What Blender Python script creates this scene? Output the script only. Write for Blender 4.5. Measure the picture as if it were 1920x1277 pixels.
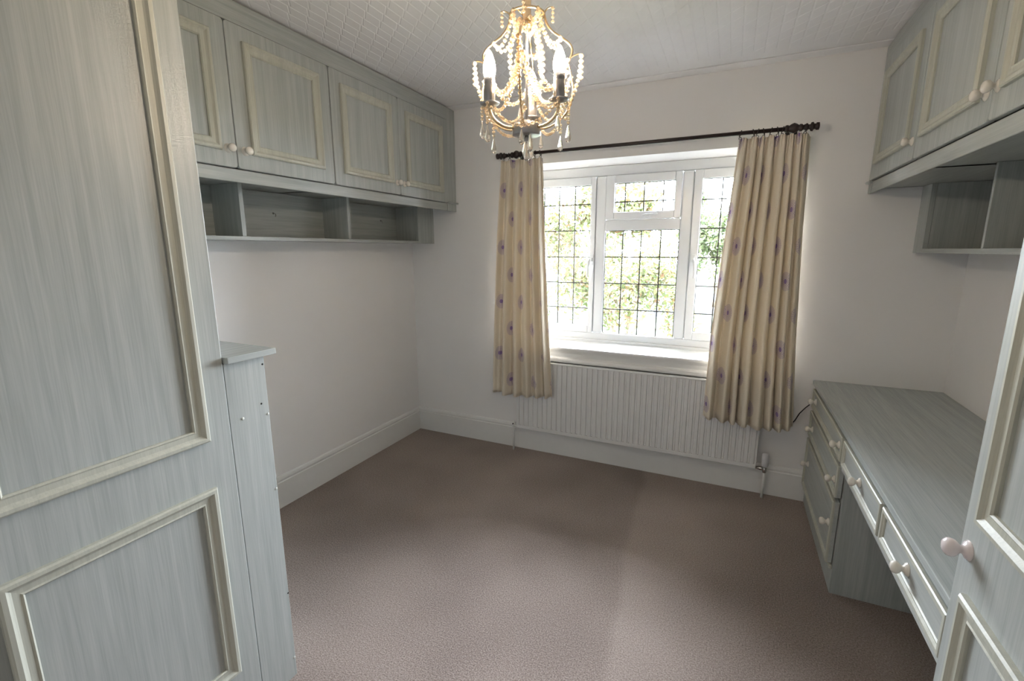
import bpy, bmesh, math, random
from mathutils import Vector, Matrix

for o in list(bpy.data.objects):
    bpy.data.objects.remove(o)
SC = bpy.context.scene
COL = SC.collection
PI = math.pi
random.seed(7)

# ------------------------------------------------------------------ camera, world, lights, exposure
CAM_POS = Vector((2.230, -2.9774, 1.4429))
YAW, PITCH, ROLL, FPX = 0.4361, -0.19287, -0.0018, 869.94
fwd = Vector((-math.sin(YAW) * math.cos(PITCH), math.cos(YAW) * math.cos(PITCH), math.sin(PITCH)))
rgt = Vector((math.cos(YAW), math.sin(YAW), 0))
upv = rgt.cross(fwd)
r2 = rgt * math.cos(ROLL) + upv * math.sin(ROLL)
u2 = upv * math.cos(ROLL) - rgt * math.sin(ROLL)
cam_d = bpy.data.cameras.new('camera')
cam_d.sensor_width = 36.0
cam_d.lens = FPX / 1920.0 * 36.0
cam_d.clip_start = 0.02
cam = bpy.data.objects.new('camera', cam_d)
COL.objects.link(cam)
cam.matrix_world = Matrix(((r2.x, u2.x, -fwd.x, CAM_POS.x), (r2.y, u2.y, -fwd.y, CAM_POS.y),
                           (r2.z, u2.z, -fwd.z, CAM_POS.z), (0, 0, 0, 1)))
SC.camera = cam

SKY = 15.5
BULB = 62.0
FILL = 2.0  # energy of the added fill lamp behind the camera
world = bpy.data.worlds.new('sky')
SC.world = world
world.use_nodes = True
bg = world.node_tree.nodes['Background']
bg.inputs['Color'].default_value = (0.85, 0.89, 1.0, 1)
bg.inputs['Strength'].default_value = SKY

SC.view_settings.view_transform = 'Standard'
SC.view_settings.look = 'None'
SC.view_settings.gamma = 1
SC.view_settings.use_curve_mapping = False
SC.view_settings.exposure = 2.42

pd = bpy.data.lights.new('window_portal', 'AREA')
pd.shape = 'RECTANGLE'
pd.size, pd.size_y = 1.736, 1.205
pd.cycles.is_portal = True
po = bpy.data.objects.new('window_portal', pd)
COL.objects.link(po)
po.location = (1.672, 0.315, 1.3925)
po.rotation_euler = (-PI / 2, 0, 0)

# ------------------------------------------------------------------ materials
def new_mat(name):
    m = bpy.data.materials.new(name)
    m.use_nodes = True
    nt = m.node_tree
    b = nt.nodes['Principled BSDF']
    return m, nt, b

def nd(nt, t, **kw):
    n = nt.nodes.new(t)
    for k, v in kw.items():
        setattr(n, k, v)
    return n

def lk(nt, a, b):
    nt.links.new(a, b)

def math_n(nt, op, a, b=None, c=None):
    n = nt.nodes.new('ShaderNodeMath')
    n.operation = op
    for i, v in enumerate((a, b, c)):
        if v is None:
            continue
        if isinstance(v, (int, float)):
            n.inputs[i].default_value = v
        else:
            nt.links.new(v, n.inputs[i])
    return n.outputs[0]

def ramp(nt, fac, stops):
    n = nt.nodes.new('ShaderNodeValToRGB')
    el = n.color_ramp.elements
    el[0].position, el[0].color = stops[0][0], (*stops[0][1], 1)
    el[1].position, el[1].color = stops[-1][0], (*stops[-1][1], 1)
    for p, c in stops[1:-1]:
        e = el.new(p)
        e.color = (*c, 1)
    nt.links.new(fac, n.inputs[0])
    return n.outputs[0]

def bump(nt, b, h, strength, dist):
    n = nt.nodes.new('ShaderNodeBump')
    n.inputs['Strength'].default_value = strength
    n.inputs['Distance'].default_value = dist
    nt.links.new(h, n.inputs['Height'])
    nt.links.new(n.outputs[0], b.inputs['Normal'])

def plain(name, col, rough=0.5, metal=0.0, spec=0.5, noise=0.0, nscale=20):
    m, nt, b = new_mat(name)
    b.inputs['Roughness'].default_value = rough
    b.inputs['Metallic'].default_value = metal
    b.inputs['Specular IOR Level'].default_value = spec
    tc = nd(nt, 'ShaderNodeTexCoord')
    nz = nd(nt, 'ShaderNodeTexNoise')
    nz.inputs['Scale'].default_value = nscale
    lk(nt, tc.outputs['Object'], nz.inputs['Vector'])
    k = noise
    lo = tuple(c * (1 - k) for c in col)
    hi = tuple(min(1, c * (1 + k)) for c in col)
    lk(nt, ramp(nt, nz.outputs[0], [(0.3, lo), (0.7, hi)]), b.inputs['Base Color'])
    return m

def wood(name, axis, dark, mid, light, rough=0.42):
    m, nt, b = new_mat(name)
    tc = nd(nt, 'ShaderNodeTexCoord')
    mp = nd(nt, 'ShaderNodeMapping')
    s = [42, 42, 42]
    s[axis] = 1.3
    mp.inputs['Scale'].default_value = s
    lk(nt, tc.outputs['Object'], mp.inputs['Vector'])
    n1 = nd(nt, 'ShaderNodeTexNoise')
    n1.inputs['Scale'].default_value = 1.0
    n1.inputs['Detail'].default_value = 5
    n1.inputs['Roughness'].default_value = 0.62
    n1.inputs['Distortion'].default_value = 0.35
    lk(nt, mp.outputs[0], n1.inputs['Vector'])
    mp2 = nd(nt, 'ShaderNodeMapping')
    s2 = [330, 330, 330]
    s2[axis] = 7
    mp2.inputs['Scale'].default_value = s2
    lk(nt, tc.outputs['Object'], mp2.inputs['Vector'])
    n2 = nd(nt, 'ShaderNodeTexNoise')
    n2.inputs['Scale'].default_value = 1.0
    n2.inputs['Detail'].default_value = 3
    lk(nt, mp2.outputs[0], n2.inputs['Vector'])
    f = math_n(nt, 'ADD', math_n(nt, 'MULTIPLY', n1.outputs[0], 0.6), math_n(nt, 'MULTIPLY', n2.outputs[0], 0.4))
    lk(nt, ramp(nt, f, [(0.35, dark), (0.5, mid), (0.65, light)]), b.inputs['Base Color'])
    b.inputs['Roughness'].default_value = rough
    b.inputs['Specular IOR Level'].default_value = 0.4
    bump(nt, b, f, 0.12, 0.001)
    return m

WD, WM, WL = (0.335, 0.358, 0.342), (0.402, 0.424, 0.408), (0.468, 0.488, 0.468)
M = {}
M['wood_z'] = wood('limed_wood_upright', 2, WD, WM, WL)
M['wood_y'] = wood('limed_wood_lengthwise', 1, WD, WM, WL)
M['wood_top'] = wood('limed_wood_worktop', 1, (0.35, 0.385, 0.375), (0.42, 0.45, 0.44), (0.48, 0.505, 0.495), 0.27)
M['moulding'] = wood('cream_limed_moulding', 2, (0.42, 0.425, 0.365), (0.475, 0.478, 0.41), (0.53, 0.53, 0.455))
M['wall'] = plain('matt_wall_paint', (0.865, 0.85, 0.84), 0.85, spec=0.2, noise=0.012, nscale=3)
M['ceiling'] = plain('ceiling_paper', (0.79, 0.775, 0.775), 0.85, spec=0.2, noise=0.015, nscale=5)
M['gloss'] = plain('white_gloss_paint', (0.82, 0.815, 0.80), 0.28, noise=0.01)
M['upvc'] = plain('white_upvc', (0.70, 0.715, 0.735), 0.22, noise=0.005)
M['rad'] = plain('radiator_enamel', (0.80, 0.795, 0.785), 0.3, noise=0.01)
M['pole'] = plain('dark_bronze', (0.022, 0.012, 0.011), 0.35, noise=0.2)
M['lead'] = plain('lead_strip', (0.045, 0.042, 0.04), 0.55, metal=0.2, noise=0.2)
M['knob'] = plain('ceramic_knob', (0.74, 0.70, 0.63), 0.15, noise=0.03)
M['pinkknob'] = plain('pinkish_ceramic_knob', (0.76, 0.69, 0.69), 0.12, noise=0.02)
M['black'] = plain('black_rubber', (0.01, 0.01, 0.011), 0.5)
M['hole'] = plain('dark_hole', (0.012, 0.011, 0.01), 0.9)
M['chrome'] = plain('dull_chrome', (0.55, 0.54, 0.52), 0.2, metal=1.0)
M['silver'] = plain('brushed_silver', (0.40, 0.40, 0.41), 0.3, metal=0.9, noise=0.05)
M['gold'] = plain('champagne_metal', (0.70, 0.55, 0.36), 0.25, metal=1.0, noise=0.06)
M['trv'] = plain('grey_white_plastic', (0.70, 0.69, 0.72), 0.35)
M['chip'] = plain('pale_screw_cap', (0.62, 0.64, 0.60), 0.5)
M['lawn'] = plain('lawn_grass', (0.016, 0.027, 0.007), 0.9, noise=0.45, nscale=4)
M['bark'] = plain('bark', (0.12, 0.09, 0.06), 0.9, noise=0.4, nscale=12)
M['fence'] = plain('weathered_fence', (0.030, 0.032, 0.036), 0.8, noise=0.1)
M['brick'] = plain('outer_render', (0.55, 0.52, 0.47), 0.9, noise=0.05)

def leaf_mat(name, a, b_, c):
    m, nt, b = new_mat(name)
    g = nd(nt, 'ShaderNodeNewGeometry')
    lk(nt, ramp(nt, g.outputs['Random Per Island'], [(0.0, a), (0.55, b_), (1.0, c)]), b.inputs['Base Color'])
    b.inputs['Roughness'].default_value = 0.6
    tr = nd(nt, 'ShaderNodeBsdfTranslucent')
    lk(nt, ramp(nt, g.outputs['Random Per Island'], [(0.0, a), (0.55, b_), (1.0, c)]), tr.inputs['Color'])
    mx = nd(nt, 'ShaderNodeMixShader')
    mx.inputs[0].default_value = 0.4
    lk(nt, b.outputs[0], mx.inputs[1])
    lk(nt, tr.outputs[0], mx.inputs[2])
    lk(nt, mx.outputs[0], nt.nodes['Material Output'].inputs['Surface'])
    return m
M['leaf_a'] = leaf_mat('leaves_autumn_green', (0.042, 0.062, 0.018), (0.080, 0.088, 0.028), (0.11, 0.055, 0.028))
M['leaf_b'] = leaf_mat('leaves_green', (0.036, 0.060, 0.022), (0.068, 0.090, 0.034), (0.095, 0.10, 0.045))

# carpet
m, nt, b = new_mat('taupe_carpet')
tc = nd(nt, 'ShaderNodeTexCoord')
n1 = nd(nt, 'ShaderNodeTexNoise')
n1.inputs['Scale'].default_value = 190
n1.inputs['Detail'].default_value = 4
n1.inputs['Roughness'].default_value = 0.7
lk(nt, tc.outputs['Object'], n1.inputs['Vector'])
n2 = nd(nt, 'ShaderNodeTexNoise')
n2.inputs['Scale'].default_value = 1.3
n2.inputs['Detail'].default_value = 2
lk(nt, tc.outputs['Object'], n2.inputs['Vector'])
sep = nd(nt, 'ShaderNodeSeparateXYZ')
lk(nt, tc.outputs['Object'], sep.inputs[0])
# vacuum-cleaner track: pile brushed the other way to the right of a slanting line
wob = math_n(nt, 'MULTIPLY', math_n(nt, 'SUBTRACT', n2.outputs[0], 0.5), 0.16)
ln = math_n(nt, 'ADD', math_n(nt, 'SUBTRACT', sep.outputs[0], math_n(nt, 'MULTIPLY_ADD', sep.outputs[1], -0.10, 1.80)), wob)
mr = nd(nt, 'ShaderNodeMapRange')
mr.interpolation_type = 'SMOOTHSTEP'
lk(nt, ln, mr.inputs[0])
mr.inputs[1].default_value, mr.inputs[2].default_value = -0.03, 0.03
fall = nd(nt, 'ShaderNodeMapRange')
lk(nt, ln, fall.inputs[0])
fall.inputs[1].default_value, fall.inputs[2].default_value = 0.05, 0.75
fall.inputs[3].default_value, fall.inputs[4].default_value = 1, 0
track = math_n(nt, 'MULTIPLY', math_n(nt, 'MULTIPLY', mr.outputs[0], fall.outputs[0]), 0.055)
f = math_n(nt, 'ADD', math_n(nt, 'ADD', math_n(nt, 'MULTIPLY', n1.outputs[0], 0.75), math_n(nt, 'MULTIPLY', n2.outputs[0], 0.25)), track)
lk(nt, ramp(nt, f, [(0.38, (0.125, 0.088, 0.071)), (0.52, (0.300, 0.232, 0.200)), (0.66, (0.50, 0.41, 0.36))]), b.inputs['Base Color'])
b.inputs['Roughness'].default_value = 1.0
b.inputs['Specular IOR Level'].default_value = 0.05
b.inputs['Sheen Weight'].default_value = 0.25
b.inputs['Sheen Roughness'].default_value = 0.6
bump(nt, b, n1.outputs[0], 0.8, 0.006)
M['carpet'] = m

# window glass: lets daylight straight through, faint mirror
m, nt, b = new_mat('window_glass')
nt.nodes.remove(b)
tr = nd(nt, 'ShaderNodeBsdfTransparent')
tr.inputs[0].default_value = (0.95, 0.97, 0.96, 1)
gl = nd(nt, 'ShaderNodeBsdfGlossy')
gl.inputs['Roughness'].default_value = 0.02
fr = nd(nt, 'ShaderNodeFresnel')
fr.inputs[0].default_value = 1.45
mx = nd(nt, 'ShaderNodeMixShader')
lk(nt, fr.outputs[0], mx.inputs[0])
lk(nt, tr.outputs[0], mx.inputs[1])
lk(nt, gl.outputs[0], mx.inputs[2])
lk(nt, mx.outputs[0], nt.nodes['Material Output'].inputs['Surface'])
M['glass'] = m

# crystal
m, nt, b = new_mat('crystal')
b.inputs['Base Color'].default_value = (1.0, 0.95, 0.88, 1)
b.inputs['Transmission Weight'].default_value = 0.85
b.inputs['Roughness'].default_value = 0.08
b.inputs['IOR'].default_value = 1.55
M['crystal'] = m

m, nt, b = new_mat('crystal_beads_lamplight_tint')
b.inputs['Base Color'].default_value = (1.0, 0.84, 0.62, 1)  # amber of the lamplight put into the bead colour
b.inputs['Transmission Weight'].default_value = 0.75
b.inputs['Roughness'].default_value = 0.1
b.inputs['IOR'].default_value = 1.55
M['bead'] = m

# lamp
m, nt, b = new_mat('lit_candle_bulb')
b.inputs['Base Color'].default_value = (1, 0.95, 0.85, 1)
b.inputs['Emission Color'].default_value = (1.0, 0.83, 0.65, 1)
b.inputs['Emission Strength'].default_value = BULB
M['bulb'] = m

# curtain cloth with purple dandelion motifs in cloth coordinates (metres along the cloth, height)
m, nt, b = new_mat('cream_curtain_cloth')
uvn = nd(nt, 'ShaderNodeUVMap')
uvn.uv_map = 'cloth'
sep = nd(nt, 'ShaderNodeSeparateXYZ')
lk(nt, uvn.outputs[0], sep.inputs[0])
CU, CV = 0.165, 0.365
uu = math_n(nt, 'DIVIDE', sep.outputs[0], CU)
col_i = math_n(nt, 'FLOOR', uu)
fu = math_n(nt, 'MULTIPLY', math_n(nt, 'SUBTRACT', math_n(nt, 'FRACT', uu), 0.5), CU)
odd = math_n(nt, 'MULTIPLY', math_n(nt, 'FLOORED_MODULO', col_i, 2.0), 0.5)
vv = math_n(nt, 'ADD', math_n(nt, 'DIVIDE', sep.outputs[1], CV), odd)
fv = math_n(nt, 'MULTIPLY', math_n(nt, 'SUBTRACT', math_n(nt, 'FRACT', vv), 0.5), CV)
rr = math_n(nt, 'SQRT', math_n(nt, 'ADD', math_n(nt, 'MULTIPLY', fu, fu), math_n(nt, 'MULTIPLY', fv, fv)))
an = math_n(nt, 'ARCTAN2', fv, fu)
spoke = math_n(nt, 'GREATER_THAN', math_n(nt, 'SINE', math_n(nt, 'MULTIPLY', an, 22.0)), 0.0)
dots = math_n(nt, 'GREATER_THAN', math_n(nt, 'SINE', math_n(nt, 'MULTIPLY', rr, 2 * PI / 0.009)), -0.2)
disc = nd(nt, 'ShaderNodeMapRange')
lk(nt, rr, disc.inputs[0])
disc.inputs[1].default_value, disc.inputs[2].default_value = 0.014, 0.050
disc.inputs[3].default_value, disc.inputs[4].default_value = 0.75, 0.30
inr = math_n(nt, 'LESS_THAN', rr, 0.050)
core = math_n(nt, 'LESS_THAN', rr, 0.0135)
mask = math_n(nt, 'MULTIPLY', math_n(nt, 'MULTIPLY', spoke, dots), math_n(nt, 'MULTIPLY', disc.outputs[0], inr))
mask = math_n(nt, 'MAXIMUM', mask, math_n(nt, 'MULTIPLY', core, 0.85))
mask = math_n(nt, 'MAXIMUM', mask, math_n(nt, 'MULTIPLY', inr, 0.20))
wv = nd(nt, 'ShaderNodeTexNoise')
wv.inputs['Scale'].default_value = 300
lk(nt, uvn.outputs[0], wv.inputs['Vector'])
base = ramp(nt, wv.outputs[0], [(0.3, (0.80, 0.715, 0.585)), (0.7, (0.88, 0.80, 0.67))])
mixc = nd(nt, 'ShaderNodeMix')
mixc.data_type = 'RGBA'
lk(nt, mask, mixc.inputs[0])
lk(nt, base, mixc.inputs[6])
mixc.inputs[7].default_value = (0.22, 0.13, 0.40, 1)
lk(nt, mixc.outputs[2], b.inputs['Base Color'])
b.inputs['Roughness'].default_value = 0.9
b.inputs['Specular IOR Level'].default_value = 0.1
tl = nd(nt, 'ShaderNodeBsdfTranslucent')
lk(nt, mixc.outputs[2], tl.inputs['Color'])
mx = nd(nt, 'ShaderNodeMixShader')
mx.inputs[0].default_value = 0.10
lk(nt, b.outputs[0], mx.inputs[1])
lk(nt, tl.outputs[0], mx.inputs[2])
lk(nt, mx.outputs[0], nt.nodes['Material Output'].inputs['Surface'])
M['curtain'] = m

# ------------------------------------------------------------------ mesh helpers
def wloc(o):
    v = Vector((0, 0, 0))
    while o is not None:
        v += o.location
        o = o.parent
    return v

def tag(o, label=None, cat=None, group=None, kind=None):
    if label:
        o['label'] = label
    if cat:
        o['category'] = cat
    if group:
        o['group'] = group
    if kind:
        o['kind'] = kind
    return o

def thing(name, loc, label, cat, group=None):
    o = bpy.data.objects.new(name, None)
    o.empty_display_size = 0.1
    COL.objects.link(o)
    o.location = loc
    return tag(o, label, cat, group)

class MB:
    def __init__(s):
        s.v, s.f, s.sm, s.mi = [], [], [], []
        s.mat = 0
    def add(s, vs, fs, smooth=False):
        n = len(s.v)
        s.v += [tuple(p) for p in vs]
        s.f += [tuple(i + n for i in q) for q in fs]
        s.sm += [smooth] * len(fs)
        s.mi += [s.mat] * len(fs)
        return s
    def box(s, x0, x1, y0, y1, z0, z1):
        x0, x1 = min(x0, x1), max(x0, x1)
        y0, y1 = min(y0, y1), max(y0, y1)
        z0, z1 = min(z0, z1), max(z0, z1)
        vs = [(x, y, z) for x in (x0, x1) for y in (y0, y1) for z in (z0, z1)]
        return s.add(vs, [(0, 1, 3, 2), (4, 6, 7, 5), (0, 4, 5, 1), (2, 3, 7, 6), (0, 2, 6, 4), (1, 5, 7, 3)])
    def lathe(s, prof, origin, axis=(0, 0, 1), n=16, smooth=True):
        ax = Vector(axis).normalized()
        t = Vector((1, 0, 0)) if abs(ax.x) < 0.9 else Vector((0, 1, 0))
        e1 = ax.cross(t).normalized()
        e2 = ax.cross(e1)
        o = Vector(origin)
        vs, fs = [], []
        for r, h in prof:
            for k in range(n):
                a = 2 * PI * k / n
                vs.append(o + ax * h + (e1 * math.cos(a) + e2 * math.sin(a)) * max(r, 1e-5))
        for i in range(len(prof) - 1):
            for k in range(n):
                k2 = (k + 1) % n
                fs.append((i * n + k, i * n + k2, (i + 1) * n + k2, (i + 1) * n + k))
        fs.append(tuple(range(n))[::-1])
        fs.append(tuple((len(prof) - 1) * n + k for k in range(n)))
        return s.add(vs, fs, smooth)
    def tube(s, pts, r, n=8, closed=False, smooth=True):
        pts = [Vector(p) for p in pts]
        m_ = len(pts)
        vs, fs = [], []
        prev = None
        for i, p in enumerate(pts):
            if closed:
                d = pts[(i + 1) % m_] - pts[i - 1]
            else:
                d = pts[min(i + 1, m_ - 1)] - pts[max(i - 1, 0)]
            d.normalize()
            if prev is None:
                t = Vector((0, 0, 1)) if abs(d.z) < 0.9 else Vector((1, 0, 0))
                e1 = d.cross(t).normalized()
            else:
                e1 = (prev - d * prev.dot(d)).normalized()
            prev = e1
            e2 = d.cross(e1)
            rad = r[i] if isinstance(r, (list, tuple)) else r
            for k in range(n):
                a = 2 * PI * k / n
                vs.append(p + (e1 * math.cos(a) + e2 * math.sin(a)) * rad)
        for i in range(m_ if closed else m_ - 1):
            j = (i + 1) % m_
            for k in range(n):
                k2 = (k + 1) % n
                fs.append((i * n + k, i * n + k2, j * n + k2, j * n + k))
        if not closed:
            fs.append(tuple(range(n))[::-1])
            fs.append(tuple((m_ - 1) * n + k for k in range(n)))
        return s.add(vs, fs, smooth)
    def extrude(s, poly, mapf, h0, h1):
        n = len(poly)
        vs = [mapf(a, b_, h0) for a, b_ in poly] + [mapf(a, b_, h1) for a, b_ in poly]
        fs = [tuple(range(n))[::-1], tuple(range(n, 2 * n))]
        fs += [(i, (i + 1) % n, n + (i + 1) % n, n + i) for i in range(n)]
        return s.add(vs, fs)
    def frame(s, a0, a1, b0, b1, prof, mapf):
        """mitred moulding: prof = (inset, height) pairs, closed against the face"""
        vs, fs = [], []
        for o, h in prof:
            vs += [mapf(a0 + o, b0 + o, h), mapf(a1 - o, b0 + o, h), mapf(a1 - o, b1 - o, h), mapf(a0 + o, b1 - o, h)]
        for i in range(len(prof)):
            j = (i + 1) % len(prof)
            for k in range(4):
                k2 = (k + 1) % 4
                fs.append((i * 4 + k, i * 4 + k2, j * 4 + k2, j * 4 + k))
        return s.add(vs, fs)
    def build(s, name, mat, parent=None, bevel=0.0, seg=2, recalc=True):
        off = wloc(parent) if parent is not None else Vector((0, 0, 0))
        me = bpy.data.meshes.new(name)
        me.from_pydata([tuple(Vector(p) - off) for p in s.v], [], s.f)
        me.polygons.foreach_set('use_smooth', s.sm)
        mats = mat if isinstance(mat, (list, tuple)) else [mat]
        for q in mats:
            me.materials.append(q)
        if len(mats) > 1:
            me.polygons.foreach_set('material_index', s.mi)
        if recalc:
            bm = bmesh.new()
            bm.from_mesh(me)
            bmesh.ops.recalc_face_normals(bm, faces=bm.faces)
            bm.to_mesh(me)
            bm.free()
        me.update()
        o = bpy.data.objects.new(name, me)
        COL.objects.link(o)
        if parent is not None:
            o.parent = parent
        if bevel > 0:
            bv = o.modifiers.new('bevel', 'BEVEL')
            bv.width = bevel
            bv.segments = seg
            bv.limit_method = 'ANGLE'
            bv.angle_limit = math.radians(50)
        return o

def struct(o):
    o['kind'] = 'structure'
    return o

# ------------------------------------------------------------------ room shell
W, H, YB = 3.2615, 2.40, -3.75
T = 0.30
struct(MB().box(-T, W + T, YB - T, T, -0.12, 0).build('floor', M['carpet']))
ceil = struct(MB().box(-T, W + T, YB - T, T, H, H + 0.15).build('ceiling', M['ceiling']))
struct(MB().box(-T, 0, YB - T, T, 0, H).build('wall_left', M['wall']))
struct(MB().box(W, W + T, YB - T, T, 0, H).build('wall_right', M['wall']))
WX0, WX1, WZ0, WZ1 = 0.804, 2.540, 0.79, 1.995
b_ = MB()
b_.box(0, WX0, 0, T, 0, H).box(WX1, W, 0, T, 0, H).box(WX0, WX1, 0, T, WZ1, H).box(WX0, WX1, 0, T, 0, WZ0 - 0.03)
struct(b_.build('wall_back', M['wall']))
# front wall behind the photographer, with the doorway the room is entered by
DX0, DX1, DZ = 1.42, 2.30, 2.02
b_ = MB()
b_.box(0, DX0, YB - 0.12, YB, 0, H).box(DX1, W, YB - 0.12, YB, 0, H).box(DX0, DX1, YB - 0.12, YB, DZ, H)
struct(b_.build('wall_front', M['wall']))
# landing beyond the doorway
b_ = MB()
b_.box(-T, W + T, YB - 1.5, YB - 1.4, 0, H).box(-T - 0.1, -T, YB - 1.5, YB - T, 0, H).box(W + T, W + T + 0.1, YB - 1.5, YB - T, 0, H)
struct(b_.build('wall_landing', M['wall']))
struct(MB().box(-T, W + T, YB - 1.5, YB - T, -0.12, 0).build('floor_landing', M['carpet']))
struct(MB().box(-T, W + T, YB - 1.5, YB - T, H, H + 0.15).build('ceiling_landing', M['ceiling']))
hl = bpy.data.lights.new('unseen_fill_lamp', 'AREA')  # added fill lamp, out of view, to brighten the near end of the room
hl.size = 0.4
hl.energy = FILL
hl.color = (1.0, 0.93, 0.85)
ho = bpy.data.objects.new('unseen_fill_lamp', hl)
COL.objects.link(ho)
ho.location = (1.86, YB - 0.85, H - 0.03)

# embossed ceiling paper: slanted raised cells in staggered columns
cyq = lambda q: sum(p[1] for p in q) / 4
b_ = MB()
pitch_x, len_y, rise, gap, hgt = 0.050, 0.092, -0.050, 0.0045, 0.0013
ny = int(3.9 / len_y) + 3
nx = int(W / pitch_x) + 1
for i in range(nx):
    x0 = i * pitch_x + gap / 2
    x1 = min((i + 1) * pitch_x - gap / 2, W - 0.002)
    if x1 - x0 < 0.01:
        continue
    off = (i * 0.041) % len_y
    for j in range(ny):
        y0 = -0.10 - off - j * len_y
        ya, yb = y0 - gap / 2, y0 - len_y + gap / 2
        sl = rise * (x1 - x0) / pitch_x
        q = [(x0, ya), (x1, ya + sl), (x1, yb + sl), (x0, yb)]
        q = [(x, min(y, -0.088)) for x, y in q]
        if min(y for x, y in q) < YB + 0.002 or q[0][1] - q[3][1] < 0.01:
            continue
        if x1 < 0.40 and q[0][1] < -0.02 or (x0 > 2.84):
            continue
        if (x0 < 1.0 and cyq(q) < -2.1) or (x1 > 2.66 and cyq(q) < -1.8):
            continue
        cx = sum(p[0] for p in q) / 4
        cy = sum(p[1] for p in q) / 4
        qi = [(x + (cx - x) * 0.12, y + (cy - y) * 0.08) for x, y in q]
        vs = [(x, y, H) for x, y in q] + [(x, y, H - hgt) for x, y in qi]
        b_.add(vs, [(4, 5, 6, 7), (0, 1, 5, 4), (1, 2, 6, 5), (2, 3, 7, 6), (3, 0, 4, 7)])
o = b_.build('embossed_relief', M['ceiling'], ceil, recalc=True)
o['kind'] = 'stuff'
struct(MB().box(0, W, -0.082, 0, H - 0.007, H).build('trim_1', M['ceiling'], bevel=0.003))

# skirting
def skirting_prof():
    return [(0, 0), (0.018, 0), (0.018, 0.150), (0.0135, 0.154), (0.0155, 0.166), (0.012, 0.178), (0.006, 0.1845), (0, 0.1845)]
b_ = MB().extrude(skirting_prof(), lambda a, z, h: (h, -a, z), 0.0, W)
struct(b_.build('baseboard_back', M['gloss']))
b_ = MB().extrude(skirting_prof(), lambda a, z, h: (a, h, z), -2.0, -0.0182)
struct(b_.build('baseboard_left', M['gloss']))

# ------------------------------------------------------------------ window
FY0, FY1 = 0.258, 0.300
win = bpy.data.objects.new('window_1', None)
COL.objects.link(win)
win.location = (1.672, 0.26, WZ0)
struct(win)
b_ = MB()
b_.box(WX0, WX1, FY0, FY1, 1.929, WZ1)            # head
b_.box(WX0, WX1, FY0, FY1, WZ0, 0.857)            # cill rail
b_.box(WX0, 0.866, FY0, FY1, 0.857, 1.929)
b_.box(2.478, WX1, FY0, FY1, 0.857, 1.929)
b_.build('frame', M['upvc'], win, bevel=0.006)
for x0, x1 in ((1.361, 1.430), (1.914, 1.984)):
    MB().box(x0, x1, FY0 - 0.004, FY1, 0.857, 1.929).build('mullion', M['upvc'], win, bevel=0.010, seg=3)
MB().box(1.430, 1.914, FY0 - 0.002, FY1, 1.571, 1.642).build('transom', M['upvc'], win, bevel=0.006)
MB().box(WX0, WX1, 0.235, FY0, WZ0, WZ0 + 0.022).build('cill_trim', M['upvc'], win, bevel=0.004)

def leads(parent, gx0, gx1, gz0, gz1, xs, zs, y):
    hw = 0.0037
    for x in xs:
        MB().box(x - hw, x + hw, y, y + 0.0025, gz0, gz1).build('lead_strip', M['lead'], parent)
    for z in zs:
        MB().box(gx0, gx1, y - 0.0006, y + 0.0026, z - hw, z + hw).build('lead_strip', M['lead'], parent)
    # dark gasket round the pane
    MB().frame(gx0, gx1, gz0, gz1, [(0, 0), (0, 0.004), (0.0035, 0.004), (0.0035, 0)], lambda a, b, h: (a, y + 0.003 - h, b)).build('gasket', M['lead'], parent)

def sash(name, x0, x1, z0, z1, gx0, gx1, gz0, gz1, xs, zs, y0=0.245):
    s = MB()
    s.box(x0, gx0, y0, 0.285, z0, z1).box(gx1, x1, y0, 0.285, z0, z1).box(gx0, gx1, y0, 0.285, gz1, z1).box(gx0, gx1, y0, 0.285, z0, gz0)
    o = s.build(name, M['upvc'], win, bevel=0.004)
    MB().box(gx0 - 0.004, gx1 + 0.004, 0.272, 0.276, gz0 - 0.004, gz1 + 0.004).build('glass_pane', M['glass'], o)
    leads(o, gx0, gx1, gz0, gz1, xs, zs, 0.2688)
    return o
ZS = (1.751, 1.574, 1.392, 1.210, 1.030)
sl_ = sash('opening_sash', 0.8665, 1.3605, 0.857, 1.9285, 0.9005, 1.3265, 0.910, 1.875, (0.978, 1.092, 1.209), ZS)
sr_ = sash('opening_sash', 1.9845, 2.4775, 0.857, 1.9285, 2.034, 2.4435, 0.910, 1.875, (2.148, 2.262, 2.374), ZS)
sv_ = sash('vent_sash', 1.4305, 1.9135, 1.6425, 1.9285, 1.487, 1.872, 1.690, 1.877, (1.5545, 1.6775, 1.800), (1.757,))
MB().box(1.426, 1.918, 0.272, 0.276, 0.854, 1.575).build('glass_pane', M['glass'], win)
hw = 0.0037
for x in (1.5505, 1.672, 1.7985):
    MB().box(x - hw, x + hw, 0.2688, 0.2713, 0.858, 1.571).build('lead_strip', M['lead'], win)
for z in (1.393, 1.212, 1.032):
    MB().box(1.431, 1.913, 0.2682, 0.2714, z - hw, z + hw).build('lead_strip', M['lead'], win)
MB().frame(1.4305, 1.9135, 0.858, 1.571, [(0, 0), (0, 0.004), (0.004, 0.004), (0.004, 0)], lambda a, b, h: (a, 0.2718 - h, b)).build('gasket', M['lead'], win)
def handle(parent, x, z, sgn):
    s = MB()
    s.box(x - 0.013, x + 0.013, 0.237, 0.2455, z - 0.035, z + 0.035)
    s.box(x - 0.010, x + 0.010, 0.205, 0.240, z - 0.010, z + 0.012)
    s.tube([(x, 0.212, z), (x - sgn * 0.010, 0.206, z - 0.012), (x - sgn * 0.016, 0.204, z - 0.05), (x - sgn * 0.017, 0.204, z - 0.115)], [0.009, 0.010, 0.009, 0.007], 8)
    return s.build('handle', M['upvc'], parent, bevel=0.002)
handle(sl_, 1.3445, 1.374, 1)
handle(sr_, 2.006, 1.379, -1)
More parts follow.
